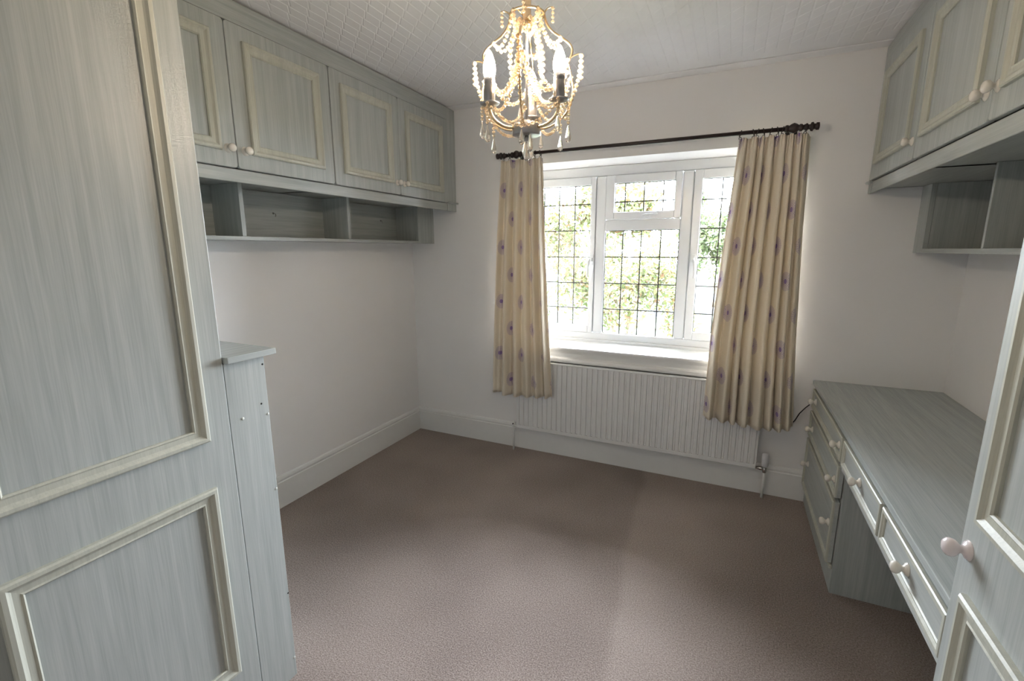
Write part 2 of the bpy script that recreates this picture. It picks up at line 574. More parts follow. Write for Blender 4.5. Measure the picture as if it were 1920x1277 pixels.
s = MB().box(1.672, 1.725, 0.236, 0.2455, 1.652, 1.672)
s.tube([(1.680, 0.232, 1.662), (1.70, 0.222, 1.668), (1.775, 0.222, 1.672)], [0.010, 0.007, 0.005], 8)
s.build('handle', M['upvc'], sv_, bevel=0.002)
# window board with moulded nosing
prof = [(0.256, 0.792), (0.256, 0.760), (0.0, 0.760), (0.0, 0.688), (-0.044, 0.688), (-0.052, 0.694), (-0.054, 0.704),
        (-0.052, 0.714), (-0.047, 0.718), (-0.032, 0.720), (-0.028, 0.726), (-0.030, 0.752), (-0.036, 0.764), (-0.042, 0.774), (-0.043, 0.784), (-0.039, 0.791), (-0.034, 0.792)]
b_ = MB()
b_.extrude(prof, lambda a, z, h: (h, a, z), WX0 + 0.002, WX1 - 0.002)
o = b_.build('window_board', M['gloss'], win, bevel=0.0015)

# ------------------------------------------------------------------ furniture helpers
PROF = [(0, 0), (0, 0.011), (0.004, 0.015), (0.012, 0.0155), (0.017, 0.011), (0.021, 0.0085), (0.033, 0.0075), (0.0365, 0.0095), (0.040, 0.006), (0.040, 0)]
def mapx(face, sgn):
    return lambda a, b, h: (face + sgn * h, a, b)

def rounded(a0, a1, b0, b1, r):
    pts = []
    for (ca, cb, t0) in ((a1 - r, b0 + r, -PI / 2), (a1 - r, b1 - r, 0), (a0 + r, b1 - r, PI / 2), (a0 + r, b0 + r, PI)):
        for k in range(4):
            t = t0 + PI / 2 * k / 3
            pts.append((ca + r * math.cos(t), cb + r * math.sin(t)))
    return pts

KN = [(0.0175, 0), (0.0175, 0.0025), (0.0155, 0.0035), (0.0150, 0.0055), (0.0115, 0.0068), (0.0075, 0.010), (0.0072, 0.013), (0.0105, 0.016), (0.0145, 0.0205), (0.0160, 0.0255), (0.0150, 0.031), (0.0110, 0.035), (0.004, 0.037), (0, 0.0373)]
def knob(parent, face, sgn, y, z, mat='knob', k=1.0):
    return MB().lathe([(r * k, h * k) for r, h in KN], (face - sgn * 0.001, y, z), (sgn, 0, 0), 18).build('knob', M[mat], parent)

def door(parent, face, sgn, y0, y1, z0, z1, panels, kn=None, r=0.012, th=0.019, kmat='knob', kk=1.0):
    """slab door whose outer face is x=face, facing sgn*x; panels = moulding rectangles (y0,y1,z0,z1)"""
    o = MB().extrude(rounded(y0, y1, z0, z1, r), mapx(face, sgn), -th, 0).build('door', M['wood_z'], parent, bevel=0.003)
    for p in panels:
        MB().frame(p[0], p[1], p[2], p[3], PROF, mapx(face - sgn * 0.0005, sgn)).build('moulding', M['moulding'], o)
    if kn:
        knob(o, face, sgn, kn[0], kn[1], kmat, kk)
    return o

# ------------------------------------------------------------------ left run: overhead cupboards
DC = 0.412
def overhead(y0, y1, label, side, doors, filler=None):
    if side > 0:
        xa, xb, face = 0.001, DC - 0.021, DC
    else:
        xa, xb, face = W - 0.001, 2.82 + 0.021, 2.82
    t = thing('overhead_cupboard', ((xa + xb) / 2, (y0 + y1) / 2, 1.742), label, 'cupboard')
    s = MB()
    s.box(xa, xb, y0, y0 + 0.016, 1.742, 2.390).box(xa, xb, y1 - 0.016, y1, 1.742, 2.390)
    s.box(xa, xb, y0, y1, 1.742, 1.760).box(xa, xb, y0, y1, 2.305, 2.390)
    s.box(xa, xa + side * 0.008, y0, y1, 1.742, 2.390)
    s.build('carcass', M['wood_y'], t)
    for (a, c, kn) in doors:
        if side > 0:
            door(t, face, side, a, c, 1.766, 2.306, [(a + 0.062, c - 0.064, 1.825, 2.249)], kn)
        else:
            door(t, face, side, a, c, 1.776, 2.310, [(a + 0.066, c - 0.066, 1.842, 2.250)], kn)
    return t

t1 = overhead(-2.180, -1.153, 'pale green two-door cupboard over the far end of the tall wardrobe, high on white wall', 1,
              [(-2.176, -1.6665, (-1.700, 1.836)), (-1.6635, -1.1555, (-1.628, 1.836))])
t2 = overhead(-1.152, -0.115, 'pale green two-door overhead cupboard next to the window wall, above shelf with screw hooks', 1,
              [(-1.1495, -0.6405, (-0.668, 1.833)), (-0.6385, -0.120, (-0.600, 1.833))])
MB().box(DC - 0.026, DC - 0.010, -0.1135, -0.001, 1.713, 2.390).build('filler_panel', M['wood_z'], t2, bevel=0.002)
MB().box(DC - 0.026, DC + 0.010, -0.1135, -0.001, 1.763, 1.775).build('filler_lip', M['wood_z'], t2, bevel=0.003)
o = MB().box(DC - 0.0205, DC - 0.006, -2.18, -0.1145, 2.309, 2.390).build('cupboard_fascia', M['wood_y'], bevel=0.0015)
tag(o, 'long pale green fascia board between ceiling and the four-door cupboard run', 'fascia')
o = MB().box(DC - 0.0205, DC - 0.012, -2.18, -0.1145, 1.713, 1.7635).build('cupboard_pelmet', M['wood_y'], bevel=0.003)
tag(o, 'pale green pelmet strip below the cupboards that face the desk', 'pelmet')

# open shelf under the left cupboards
SX, ZS0 = 0.2015, 1.4895
t = thing('open_shelf', (0.1, -1.0, ZS0), 'pale green open box shelf with two metal screw hooks below overhead cupboards', 'shelf')
MB().box(0.001, SX, -2.18, -0.195, ZS0, ZS0 + 0.0165).build('bottom_board', M['wood_y'], t, bevel=0.001)
MB().box(0.001, 0.007, -2.18, -0.195, ZS0 + 0.017, 1.740).build('back_panel', M['wood_y'], t)
for y in (-0.858, -1.518):
    MB().box(0.0075, SX - 0.001, y - 0.010, y + 0.010, ZS0 + 0.017, 1.741).build('divider', M['wood_z'], t, bevel=0.001)
MB().box(0.001, SX - 0.02, -0.195, -0.180, ZS0, 1.741).build('end_panel', M['wood_z'], t)
MB().box(SX - 0.019, SX, -0.195, -0.001, ZS0, 1.741).build('front_stile', M['wood_z'], t, bevel=0.001)
for y, z in ((-1.205, 1.635), (-0.360, 1.642)):
    s = MB().tube([(0.006, y, z), (0.016, y, z), (0.024, y, z - 0.004), (0.026, y, z - 0.011), (0.022, y, z - 0.016)], 0.0022, 8)
    s.lathe([(0.006, 0), (0.006, 0.0015), (0.002, 0.002)], (0.0068, y, z), (1, 0, 0), 10)
    s.build('screw_hook', M['chrome'], t)

# ------------------------------------------------------------------ left wardrobe and narrow cabinet end
FX = 0.980
t = thing('wardrobe', (0.49, -2.75, 0), 'tall pale green wardrobe reaching the ceiling, facing the desk, with two-panel doors', 'wardrobe')
s = MB()
s.box(0.001, FX - 0.021, -3.318, -2.188, 0.0, 2.390)
s.build('carcass', M['wood_z'], t, bevel=0.001)
for (a, c, kn) in ((-2.750, -2.1865, (-2.722, 1.02)), (-3.316, -2.753, (-2.781, 1.02))):
    door(t, FX, 1, a, c, 0.075, 2.375, [(a + 0.063, c - 0.0635, 0.935, 2.31), (a + 0.063, c - 0.0635, 0.197, 0.799)], kn, r=0.004)
MB().box(FX - 0.021, FX - 0.004, -3.316, -2.1885, 0.0, 0.072).build('plinth', M['wood_y'], t)

t = thing('narrow_cabinet', (0.5, -2.12, 0), 'narrow chest-high pale green cabinet end with bare screw holes and a jutting top', 'cabinet')
MB().box(0.02, 0.977, -2.184, -2.0595, 0.0, 1.134).build('end_panel', M['wood_z'], t, bevel=0.0015)
MB().box(0.001, 0.998, -2.184, -2.031, 1.1345, 1.153).build('top_board', M['wood_top'], t, bevel=0.002)
P0 = 0.9768
for (y, z) in ((-2.066, 1.107), (-2.083, 0.988), (-2.062, 0.32)):
    MB().lathe([(0.003, 0), (0.003, 0.0008), (0.0022, 0.001)], (P0, y, z), (1, 0, 0), 10).build('screw_hole', M['hole'], t)
for (y, z) in ((-2.146, 0.962), (-2.0650, 0.95), (-2.0645, 0.70), (-2.0640, 0.07)):
    MB().lathe([(0.0042, 0), (0.0042, 0.0012), (0.003, 0.002)], (P0, y, z), (1, 0, 0), 10).build('screw_cap', M['chip'], t)

# ------------------------------------------------------------------ right run
t3 = overhead(-0.658, -0.002, 'single-door pale green overhead cupboard against the window wall above the desk', -1,
              [(-0.655, -0.055, (-0.628, 1.846))])
MB().box(2.828, 2.842, -0.052, -0.002, 1.717, 2.390).build('filler_panel', M['wood_z'], t3, bevel=0.002)
MB().box(2.812, 2.90, -0.052, -0.002, 1.762, 1.774).build('filler_lip', M['wood_z'], t3, bevel=0.003)
t4 = overhead(-1.842, -0.660, 'two-door pale green overhead cupboard between wardrobe and single-door cupboard above the desk', -1,
              [(-1.236, -0.6625, (-1.205, 1.853)), (-1.838, -1.239, (-1.270, 1.857))])
o = MB().box(2.827, 2.8405, -1.842, -0.053, 2.313, 2.390).build('cupboard_fascia', M['wood_y'], bevel=0.0015)
tag(o, 'short pale green fascia board between ceiling and the cupboards above the desk', 'fascia')
o = MB().box(2.832, 2.8405, -1.842, -0.053, 1.717, 1.772).build('cupboard_pelmet', M['wood_y'], bevel=0.003)
tag(o, 'pale green pelmet strip below the cupboards above the desk', 'pelmet')
SX, ZS0 = 3.046, 1.425
t = thing('open_shelf', (3.15, -0.95, ZS0), 'pale green open box shelf hanging over the desk worktop', 'shelf')
MB().box(SX, W - 0.001, -1.842, -0.125, ZS0, ZS0 + 0.020).build('bottom_board', M['wood_y'], t, bevel=0.001)
MB().box(W - 0.007, W - 0.001, -1.842, -0.125, ZS0 + 0.0205, 1.740).build('back_panel', M['wood_y'], t)
for y in (-0.712, -1.30):
    MB().box(SX + 0.001, W - 0.0075, y - 0.008, y + 0.008, ZS0 + 0.0205, 1.741).build('divider', M['wood_z'], t, bevel=0.001)
MB().box(SX + 0.02, W - 0.001, -0.125, -0.110, ZS0, 1.741).build('end_panel', M['wood_z'], t)
MB().box(SX, SX + 0.019, -0.125, -0.001, ZS0, 1.741).build('front_stile', M['wood_z'], t, bevel=0.001)

# desk: worktop, drawer pedestal, kneehole drawers
HD = 0.728
o = MB().box(2.698, W - 0.001, -1.842, -0.001, HD - 0.022, HD).build('desk_worktop', M['wood_top'], bevel=0.002)
tag(o, 'long pale green desk worktop running from the window wall to the wardrobe', 'worktop')
DPROF = [(0, 0), (0, 0.004), (0.003, 0.007), (0.012, 0.007), (0.018, 0.003), (0.021, 0.003), (0.024, 0.0), (0.024, -0.003), (0.0, -0.003)]
def drawer(parent, y0, y1, z0, z1, knobs, face=2.700):
    o = MB().box(face + 0.001, face + 0.018, y0 + 0.0005, y1 - 0.0005, z0 + 0.0005, z1 - 0.0005).build('drawer', M['wood_y'], parent, bevel=0.001)
    MB().frame(y0, y1, z0, z1, DPROF, mapx(face, -1)).build('moulding', M['moulding'], o)
    for (y, z) in knobs:
        knob(o, face, -1, y, z)
    return o
t = thing('drawer_pedestal', (2.98, -0.41, 0), 'three-drawer pale green pedestal with six knobs under the desk worktop beside the radiator', 'drawers')
MB().box(2.721, W - 0.002, -0.827, -0.020, 0.0, HD - 0.0225).build('body', M['wood_z'], t, bevel=0.001)
MB().box(2.7085, 2.7208, -0.822, -0.022, 0.108, 0.126).build('plinth_bead', M['moulding'], t, bevel=0.003)
for z0, z1, kz in ((0.590, 0.694, 0.642), (0.432, 0.570, 0.488), (0.134, 0.412, 0.288)):
    drawer(t, -0.815, -0.065, z0, z1, [(-0.755, kz), (-0.150, kz)])
t = thing('kneehole_drawers', (2.98, -1.33, 0.56), 'two shallow pale green drawers side by side above the desk kneehole', 'drawers')
s = MB()
s.box(2.721, 2.95, -1.842, -0.828, 0.560, HD - 0.0225)
s.build('body', M['wood_y'], t)
MB().box(2.7025, 2.7208, -1.842, -0.829, 0.560, 0.580).build('bottom_rail', M['wood_y'], t, bevel=0.003)
drawer(t, -1.362, -0.845, 0.588, 0.696, [(-1.105, 0.640)])
drawer(t, -1.838, -1.379, 0.588, 0.696, [(-1.600, 0.640)])

# right wardrobe
t = thing('wardrobe', (2.97, -2.4, 0), 'pale green wardrobe with a pinkish knob standing at the end of the desk', 'wardrobe')
RX = 2.690
MB().box(RX + 0.021, W - 0.001, -2.972, -1.850, 0, 2.390).build('carcass', M['wood_z'], t, bevel=0.001)
for (a, c, kn) in ((-2.409, -1.8455, (-1.880, 0.872)), (-2.973, -2.412, (-2.94, 0.872))):
    door(t, RX, -1, a, c, 0.075, 2.375, [(a + 0.063, c - 0.060, 0.943, 2.31), (a + 0.063, c - 0.060, 0.197, 0.795)], kn, r=0.004, kmat='pinkknob', kk=1.12)
MB().box(RX + 0.004, RX + 0.021, -2.972, -1.850, 0, 0.072).build('plinth', M['wood_y'], t)

# ------------------------------------------------------------------ radiator
t = thing('radiator', (1.68, -0.05, 0.17), 'white ribbed panel radiator under the window board', 'radiator')
RX0, RX1, RZ0, RZ1, RY = 0.912, 2.457, 0.176, 0.684, -0.080
n = 44
p = (RX1 - RX0) / n
front = []
for k in range(n):
    x = RX0 + k * p
    front += [(x + p * 0.06, RY), (x + p * 0.58, RY), (x + p * 0.70, RY + 0.009), (x + p * 0.94, RY + 0.009)]
poly = front + [(RX1, RY + 0.009), (RX1, -0.052), (RX0, -0.052), (RX0, RY)]
vs = []
zz = [RZ0 + 0.028, RZ1 - 0.01]
b_ = MB()
nf = len(poly)
vs = [(x, y, zz[0]) for x, y in poly] + [(x, y, zz[1]) for x, y in poly]
b_.add(vs, [(i, (i + 1) % nf, nf + (i + 1) % nf, nf + i) for i in range(nf)])
b_.build('ribbed_panel', M['rad'], t)
MB().box(RX0, RX1, RY + 0.002, -0.052, RZ0, RZ0 + 0.028).build('bottom_seam', M['rad'], t, bevel=0.004)
MB().box(RX0, RX1, RY + 0.002, -0.052, RZ1 - 0.012, RZ1).build('top_seam', M['rad'], t, bevel=0.004)
MB().box(RX0 + 0.05, RX1 - 0.05, -0.052, -0.002, 0.30, 0.60).build('back_bracket', M['rad'], t)
s = MB().lathe([(0.0075, 0), (0.0075, 0.165)], (2.503, -0.070, 0.0005), (0, 0, 1), 12)
s.build('pipe', M['gloss'], t)
s = MB().lathe([(0.010, 0.0), (0.012, 0.006), (0.012, 0.028), (0.009, 0.032)], (2.503, -0.070, 0.160), (0, 0, 1), 12)
s.lathe([(0.008, 0), (0.012, 0.010), (0.012, 0.022), (0.008, 0.046)], (2.503, -0.070, 0.183), (-1, 0, 0), 10)
s.build('valve_body', M['chrome'], t)
MB().lathe([(0.012, 0), (0.017, 0.004), (0.018, 0.03), (0.020, 0.045), (0.020, 0.072), (0.015, 0.082), (0, 0.083)], (2.503, -0.070, 0.196), (0, 0, 1), 18).build('valve_head', M['trv'], t)
MB().lathe([(0.007, 0), (0.007, 0.175)], (0.888, -0.070, 0.0005), (0, 0, 1), 12).build('pipe', M['gloss'], t)
s = MB().lathe([(0.009, 0), (0.012, 0.005), (0.012, 0.03), (0.008, 0.04), (0.006, 0.05)], (0.888, -0.070, 0.170), (0, 0, 1), 12)
s.lathe([(0.008, 0), (0.010, 0.01), (0.008, 0.026)], (0.888, -0.070, 0.19), (1, 0, 0), 10)
s.build('lockshield_valve', M['gloss'], t)
MB().lathe([(0.004, 0), (0.004, 0.008)], (0.888, -0.080, 0.205), (0, -1, 0), 8).build('valve_screw', M['hole'], t)

# ------------------------------------------------------------------ curtain pole, rings, curtains
PY, PZ = -0.125, 2.039
t = thing('curtain_pole', (1.68, PY, PZ), 'thin dark bronze curtain pole with turned ends above the window', 'curtain pole')
MB().tube([(0.845, PY, PZ), (1.68, PY, PZ), (2.52, PY, PZ)], 0.0105, 12).build('pole', M['pole'], t)
fin = [(0.0125, 0), (0.0125, 0.012), (0.018, 0.016), (0.018, 0.022), (0.012, 0.026), (0.012, 0.034), (0.021, 0.038), (0.022, 0.046), (0.014, 0.050), (0.013, 0.058), (0.018, 0.060), (0.018, 0.072), (0.010, 0.074)]
MB().lathe(fin, (2.498, PY, PZ), (1, 0, 0), 16).build('finial', M['pole'], t)
MB().lathe(fin, (0.868, PY, PZ), (-1, 0, 0), 16).build('finial', M['pole'], t)
for x in (0.935, 2.462):
    s = MB().lathe([(0.013, -0.04), (0.018, -0.034), (0.018, -0.026), (0.014, -0.022), (0.021, -0.012), (0.026, 0.0), (0.021, 0.012), (0.014, 0.022), (0.018, 0.026), (0.018, 0.034), (0.013, 0.04)], (x, PY, PZ), (1, 0, 0), 16)
    s.tube([(x, PY, PZ), (x, -0.06, PZ), (x, -0.001, PZ)], 0.009, 10)
    s.lathe([(0.028, 0), (0.028, 0.004), (0.014, 0.010)], (x, -0.0005, PZ), (0, -1, 0), 18)
    s.build('bracket', M['pole'], t)

def ring(x, label, tilt):
    s = MB()
    pts = []
    for k in range(16):
        a = 2 * PI * k / 16
        pts.append((x + tilt * math.sin(a) * 0.004, PY + 0.0150 * math.cos(a), PZ - 0.002 + 0.0150 * math.sin(a)))
    s.tube(pts, 0.0026, 6, closed=True)
    o = s.build('curtain_ring', M['pole'])
    pts = [(x + 0.0062 * math.cos(2 * PI * k / 10), PY, PZ - 0.0255 + 0.0062 * math.sin(2 * PI * k / 10)) for k in range(10)]
    MB().tube(pts, 0.0016, 5, closed=True).build('eyelet', M['pole'], o)
    tag(o, label, 'curtain ring', 'rings on the dark curtain pole')
for k, x in enumerate((2.222, 2.283, 2.302, 2.330, 2.362, 2.393, 2.414, 2.513)):
    ring(x, 'small dark metal ring carrying the curtain beside the desk', (-1) ** k)
for k, x in enumerate((0.845, 0.885, 0.990, 1.025, 1.060, 1.098)):
    ring(x, 'small dark metal ring carrying the curtain nearer the white side wall', (-1) ** k)

def interp(tab, v):
    for (v0, a), (v1, c) in zip(tab, tab[1:]):
        if v <= v1:
            k = (v - v0) / (v1 - v0)
            k = max(0, min(1, k))
            return a + (c - a) * k
    return tab[-1][1]

def curtain(name, left, right, ztop, zbot, nf, ph, label, hem, ret):
    NU, NV = nf * 26, 46
    rnd = random.Random(int(ph * 100))
    amps = [rnd.uniform(0.55, 1.2) for _ in range(nf + 2)]
    wid = [rnd.uniform(0.55, 1.6) for _ in range(nf)]
    tot = sum(wid)
    acc = [0]
    for w_ in wid:
        acc.append(acc[-1] + w_ / tot)
    def theta(u):
        for k in range(nf):
            if u <= acc[k + 1] + 1e-9:
                return k + (u - acc[k]) / (acc[k + 1] - acc[k])
        return float(nf)
    vs = []
    for j in range(NV + 1):
        v = j / NV
        xl, xr = interp(left, v), interp(right, v)
        A = 0.021 + 0.020 * min(1, v / 0.3)
        top = max(0.0, 1 - v / 0.11)
        for i in range(NU + 1):
            u = i / NU
            th = theta(u)
            k = min(int(th), nf - 1)
            am = amps[k] + (amps[k + 1] - amps[k]) * (th - k)
            ang = 2 * PI * th + ph
            drift = 0.35 * math.sin(1.7 * th + ph) * v
            y = math.sin(ang + drift) + 0.28 * math.sin(2 * ang + 0.7 + 1.3 * v) + 0.10 * math.sin(3 * ang + 2.2 * v)
            y = y * A * am * (1 - 0.55 * top) + top * 0.007 * math.sin(3 * ang)
            y = max(-1.25, min(1.02, y / 0.036)) * 0.036
            uo = (1 - u) if ret > 0 else u
            if uo < 0.10:
                k2 = 1 - uo / 0.10
                y = y * (1 - k2) + 0.085 * k2 * k2 * (3 - 2 * k2)
            xx = xl + (xr - xl) * u + 0.010 * math.cos(ang + drift + 0.6) * min(1, v / 0.15) * math.sin(PI * u)
            zt = ztop - 0.006 * (0.5 + 0.5 * math.cos(2 * PI * th)) * 1.0
            zb = zbot + interp(hem, u)
            z = zt + (zb - zt) * v
            vs.append((xx, PY - 0.004 + y, z))
    fs = [(j * (NU + 1) + i, j * (NU + 1) + i + 1, (j + 1) * (NU + 1) + i + 1, (j + 1) * (NU + 1) + i) for j in range(NV) for i in range(NU)]
    b_ = MB().add(vs, fs, True)
    o = b_.build(name, M['curtain'], recalc=False)
    me = o.data
    # cloth coordinates: arc length across, height down
    arc = [0.0]
    jm = NV // 2
    for i in range(NU):
        a, c = vs[jm * (NU + 1) + i], vs[jm * (NU + 1) + i + 1]
        arc.append(arc[-1] + math.hypot(a[0] - c[0], a[1] - c[1]))
    uvl = me.uv_layers.new(name='cloth')
    for lp in me.loops:
        j, i = divmod(lp.vertex_index, NU + 1)
        uvl.data[lp.index].uv = (arc[i] + 0.05 + ph * 0.01, vs[lp.vertex_index][2])
    sd = o.modifiers.new('cloth_thickness', 'SOLIDIFY')
    sd.thickness = 0.003
    sd.offset = 0
    tag(o, label, 'curtain')
    return o
curtain('curtain', [(0, 2.219), (0.3, 2.190), (0.5, 2.172), (0.7, 2.156), (1, 2.150)], [(0, 2.548), (0.3, 2.560), (0.7, 2.59), (1, 2.622)], 2.014, 0.455, 8, 1.3,
        'cream curtain with purple dandelion print hanging beside the desk', [(0, 0.014), (0.3, 0.006), (0.6, -0.010), (1, 0.0)], 1)
curtain('curtain', [(0, 0.806), (0.3, 0.775), (0.7, 0.742), (1, 0.722)], [(0, 1.112), (0.3, 1.130), (0.7, 1.165), (1, 1.198)], 2.010, 0.446, 6, 2.9,
        'cream curtain with purple dandelion print hanging away from the desk, by the plain wall', [(0, 0.0), (0.3, -0.010), (0.6, -0.004), (1, 0.012)], -1)

# black cable
s = MB().tube([(2.600, -0.024, 0.44), (2.632, -0.022, 0.486), (2.650, -0.022, 0.530), (2.674, -0.022, 0.566), (2.700, -0.0105, 0.592), (2.709, -0.010, 0.600)], 0.003, 8)
o = s.build('power_cable', M['black'])
tag(o, 'thin black cable drooping from behind the curtain to the desk drawers', 'cable')

# ------------------------------------------------------------------ chandelier
CX, CY = 1.720, -1.790
A0 = math.radians(25)
def ch(r, deg, z):
    a = math.radians(deg) + A0
    return Vector((CX + r * math.cos(a), CY + r * math.sin(a), z))
t = thing('chandelier', (CX, CY, 1.68), 'small metal cage chandelier hung with crystal beads and three lit candle bulbs', 'chandelier')
MB().lathe([(0.004, 1.76), (0.004, 2.372)], (CX, CY, 0), (0, 0, 1), 10).build('stem', M['silver'], t)
MB().lathe([(0.055, 0), (0.055, 0.006), (0.045, 0.018), (0.012, 0.026)], (CX, CY, 2.3985), (0, 0, -1), 24).build('ceiling_rose', M['silver'], t)
hb = MB().lathe([(0.010, 1.990), (0.014, 1.994), (0.014, 2.012), (0.010, 2.018), (0.010, 2.07), (0.006, 2.075)], (CX, CY, 0), (0, 0, 1), 14).build('top_hub', M['gold'], t)
ring_z, ring_r = 2.018, 0.0425
s = MB().tube([ch(ring_r, 360 * k / 28, ring_z) for k in range(28)], 0.0032, 8, closed=True)
for dgr in (-8, 112, 232):
    s.tube([ch(0.008, dgr, ring_z - 0.008), ch(ring_r, dgr, ring_z)], 0.0022, 6)
s.build('top_ring', M['gold'], t)

def smooth_path(pts, n=6):
    out = []
    P_ = [pts[0]] + pts + [pts[-1]]
    for i in range(1, len(P_) - 2):
        p0, p1, p2, p3 = (Vector(q) for q in P_[i - 1:i + 3])
        for k in range(n):
            q = k / n
            out.append(0.5 * ((2 * p1) + (-p0 + p2) * q + (2 * p0 - 5 * p1 + 4 * p2 - p3) * q * q + (-p0 + 3 * p1 - 3 * p2 + p3) * q ** 3))
    out.append(Vector(pts[-1]))
    return out
RIB = (-10, 80, 170, 260)
for dgr in RIB:
    rp = [(ring_r, 2.018), (0.048, 1.998), (0.062, 1.978), (0.085, 1.962), (0.106, 1.946), (0.114, 1.930), (0.109, 1.913), (0.103, 1.905)]
    s = MB().tube(smooth_path([ch(r_, dgr, z_) for r_, z_ in rp]), 0.0030, 8)
    rp = [(0.103, 1.908), (0.110, 1.880), (0.117, 1.845), (0.114, 1.812), (0.099, 1.782), (0.075, 1.762), (0.052, 1.752), (0.034, 1.750)]
    s.tube(smooth_path([ch(r_, dgr, z_) for r_, z_ in rp]), 0.0026, 8)
    s.tube(smooth_path([ch(r_, dgr, z_) for r_, z_ in ((0.107, 1.912), (0.118, 1.918), (0.130, 1.921), (0.138, 1.918))]), 0.0020, 6)
    s.tube(smooth_path([ch(r_, dgr + 0, z_) for r_, z_ in ((ring_r, 2.019), (0.048, 2.026), (0.056, 2.030), (0.064, 2.030))]), 0.0020, 6)
    s.build('cage_rib', M['gold'], t)
MB().lathe([(0.034, 1.735), (0.0375, 1.737), (0.0375, 1.760), (0.034, 1.763), (0.012, 1.764), (0.008, 1.774)], (CX, CY, 0), (0, 0, 1), 28).build('base_disc', M['silver'], t)
MB().lathe([(0.006, 1.722), (0.008, 1.727), (0.005, 1.736)], (CX, CY, 0), (0, 0, 1), 10).build('base_nut', M['silver'], t)

def bead(s, p, r):
    p = Vector(p)
    s.lathe([(0, -r), (r * 0.62, -r * 0.75), (r, -r * 0.2), (r, r * 0.2), (r * 0.62, r * 0.75), (0, r)], p, (0, 0, 1), 6, smooth=False)
def strand(pts, r, parent, name='bead_strand'):
    pts = [Vector(p) for p in pts]
    r *= 1.18
    s = MB()
    step = r * 2.1
    carry = 0.0
    for a, c in zip(pts, pts[1:]):
        L = (c - a).length
        q = carry
        while q < L:
            bead(s, a + (c - a) * (q / L), r * random.uniform(0.9, 1.06))
            q += step
        carry = q - L
    return s.build(name, M['bead'], parent, recalc=False)
def swag(a, c, sag, n=12):
    a, c = Vector(a), Vector(c)
    return [a + (c - a) * (k / n) - Vector((0, 0, sag * 4 * (k / n) * (1 - k / n))) for k in range(n + 1)]
DROP = [(0, 0.016), (0.0018, 0.013), (0.0040, 0.004), (0.0068, -0.008), (0.0074, -0.013), (0.0060, -0.019), (0.0028, -0.022), (0, -0.0225)]
def drop(p, k=1.0):
    k *= 1.2
    s = MB().lathe([(r_ * k, h_ * k) for r_, h_ in DROP[::-1]], p, (0, 0, 1), 8, smooth=False)
    s.lathe([(0.0012, 0.015 * k), (0.0012, 0.024 * k)], p, (0, 0, 1), 6)
    return s.build('crystal_drop', M['crystal'], t)

ARM = (80, 200, 320)
for dgr in ARM:
    R_ = 0.100
    pts = smooth_path([ch(0.034, dgr, 1.752), ch(0.060, dgr, 1.753), ch(0.084, dgr, 1.764), ch(0.097, dgr, 1.780), ch(R_, dgr, 1.800)])
    arm = MB().tube(pts, 0.0042, 10).build('lamp_arm', M['gold'], t)
    p = ch(R_, dgr, 0)
    MB().lathe([(0.005, 1.795), (0.020, 1.800), (0.0245, 1.803), (0.0245, 1.805), (0.008, 1.806)], (p.x, p.y, 0), (0, 0, 1), 24).build('drip_plate', M['silver'], arm)
    MB().lathe([(0.0115, 1.805), (0.0138, 1.808), (0.0138, 1.845), (0.0128, 1.847), (0.0138, 1.849), (0.0138, 1.862), (0.011, 1.8635)], (p.x, p.y, 0), (0, 0, 1), 20).build('candle_tube', M['silver'], arm)
    MB().lathe([(0.011, 1.8635), (0.0135, 1.868), (0.0155, 1.878), (0.0155, 1.886), (0.0136, 1.898), (0.0098, 1.910), (0.0055, 1.920), (0.0015, 1.9255), (0, 1.926)], (p.x, p.y, 0), (0, 0, 1), 20).build('candle_bulb', M['bulb'], arm)
    # drops below each drip plate
    for da, dz, k in ((-12, 0.030, 0.8), (11, 0.045, 0.9)):
        q = ch(R_ + 0.016, dgr + da, 1.798)
        strand([q, q - Vector((0, 0, dz))], 0.0036, t)
        drop(q - Vector((0, 0, dz + 0.022)), k)
    # swag to the next plate, passing under the base
    strand(swag(ch(R_ + 0.01, dgr + 8, 1.797), ch(R_ + 0.01, dgr + 112, 1.797), 0.052), 0.0040, t)
for i, dgr in enumerate(RIB):
    nxt = dgr + 90
    sh = ch(0.108, dgr, 1.944)
    # from the ring down to the neighbouring shoulders, two rows
    strand(swag(ch(ring_r, dgr + 45, ring_z), ch(0.085, dgr + 4, 1.958), 0.038), 0.0045, t)
    strand(swag(ch(ring_r, dgr + 45, ring_z), ch(0.085, nxt - 4, 1.958), 0.038), 0.0045, t)
    # long swags between lower cage points
    strand(swag(ch(0.103, dgr, 1.908), ch(0.103, nxt, 1.908), 0.080), 0.0052, t)
    strand(swag(ch(0.112, dgr + 2, 1.870), ch(0.112, nxt - 2, 1.870), 0.085), 0.0042, t)
    # hanging from the curls
    q = ch(0.137, dgr, 1.916)
    strand([q, q - Vector((0, 0, 0.050))], 0.0050, t)
    strand(smooth_path([q, ch(0.131, dgr, 1.868), ch(0.121, dgr, 1.835), ch(0.108, dgr, 1.800), ch(0.100, dgr + 6, 1.775)]), 0.0046, t)
    q = ch(0.064, dgr, 2.028)
    strand([q, q - Vector((0, 0, 0.030))], 0.0040, t)
    # inner curtains of beads around the stem
    q0 = ch(0.030, dgr + 45, 1.985)
    strand(smooth_path([ch(0.020, dgr + 30, 2.005), q0, ch(0.044, dgr + 40, 1.950), ch(0.052, dgr + 45, 1.905), ch(0.050, dgr + 50, 1.872)]), 0.0056, t)
    strand(swag(ch(0.050, dgr + 50, 1.872), ch(0.103, dgr + 88, 1.880), 0.035), 0.0046, t)
    q = ch(0.088, dgr, 1.757)
    strand([q, q - Vector((0, 0, 0.018))], 0.0036, t)
    drop(q - Vector((0, 0, 0.040)), 0.85)
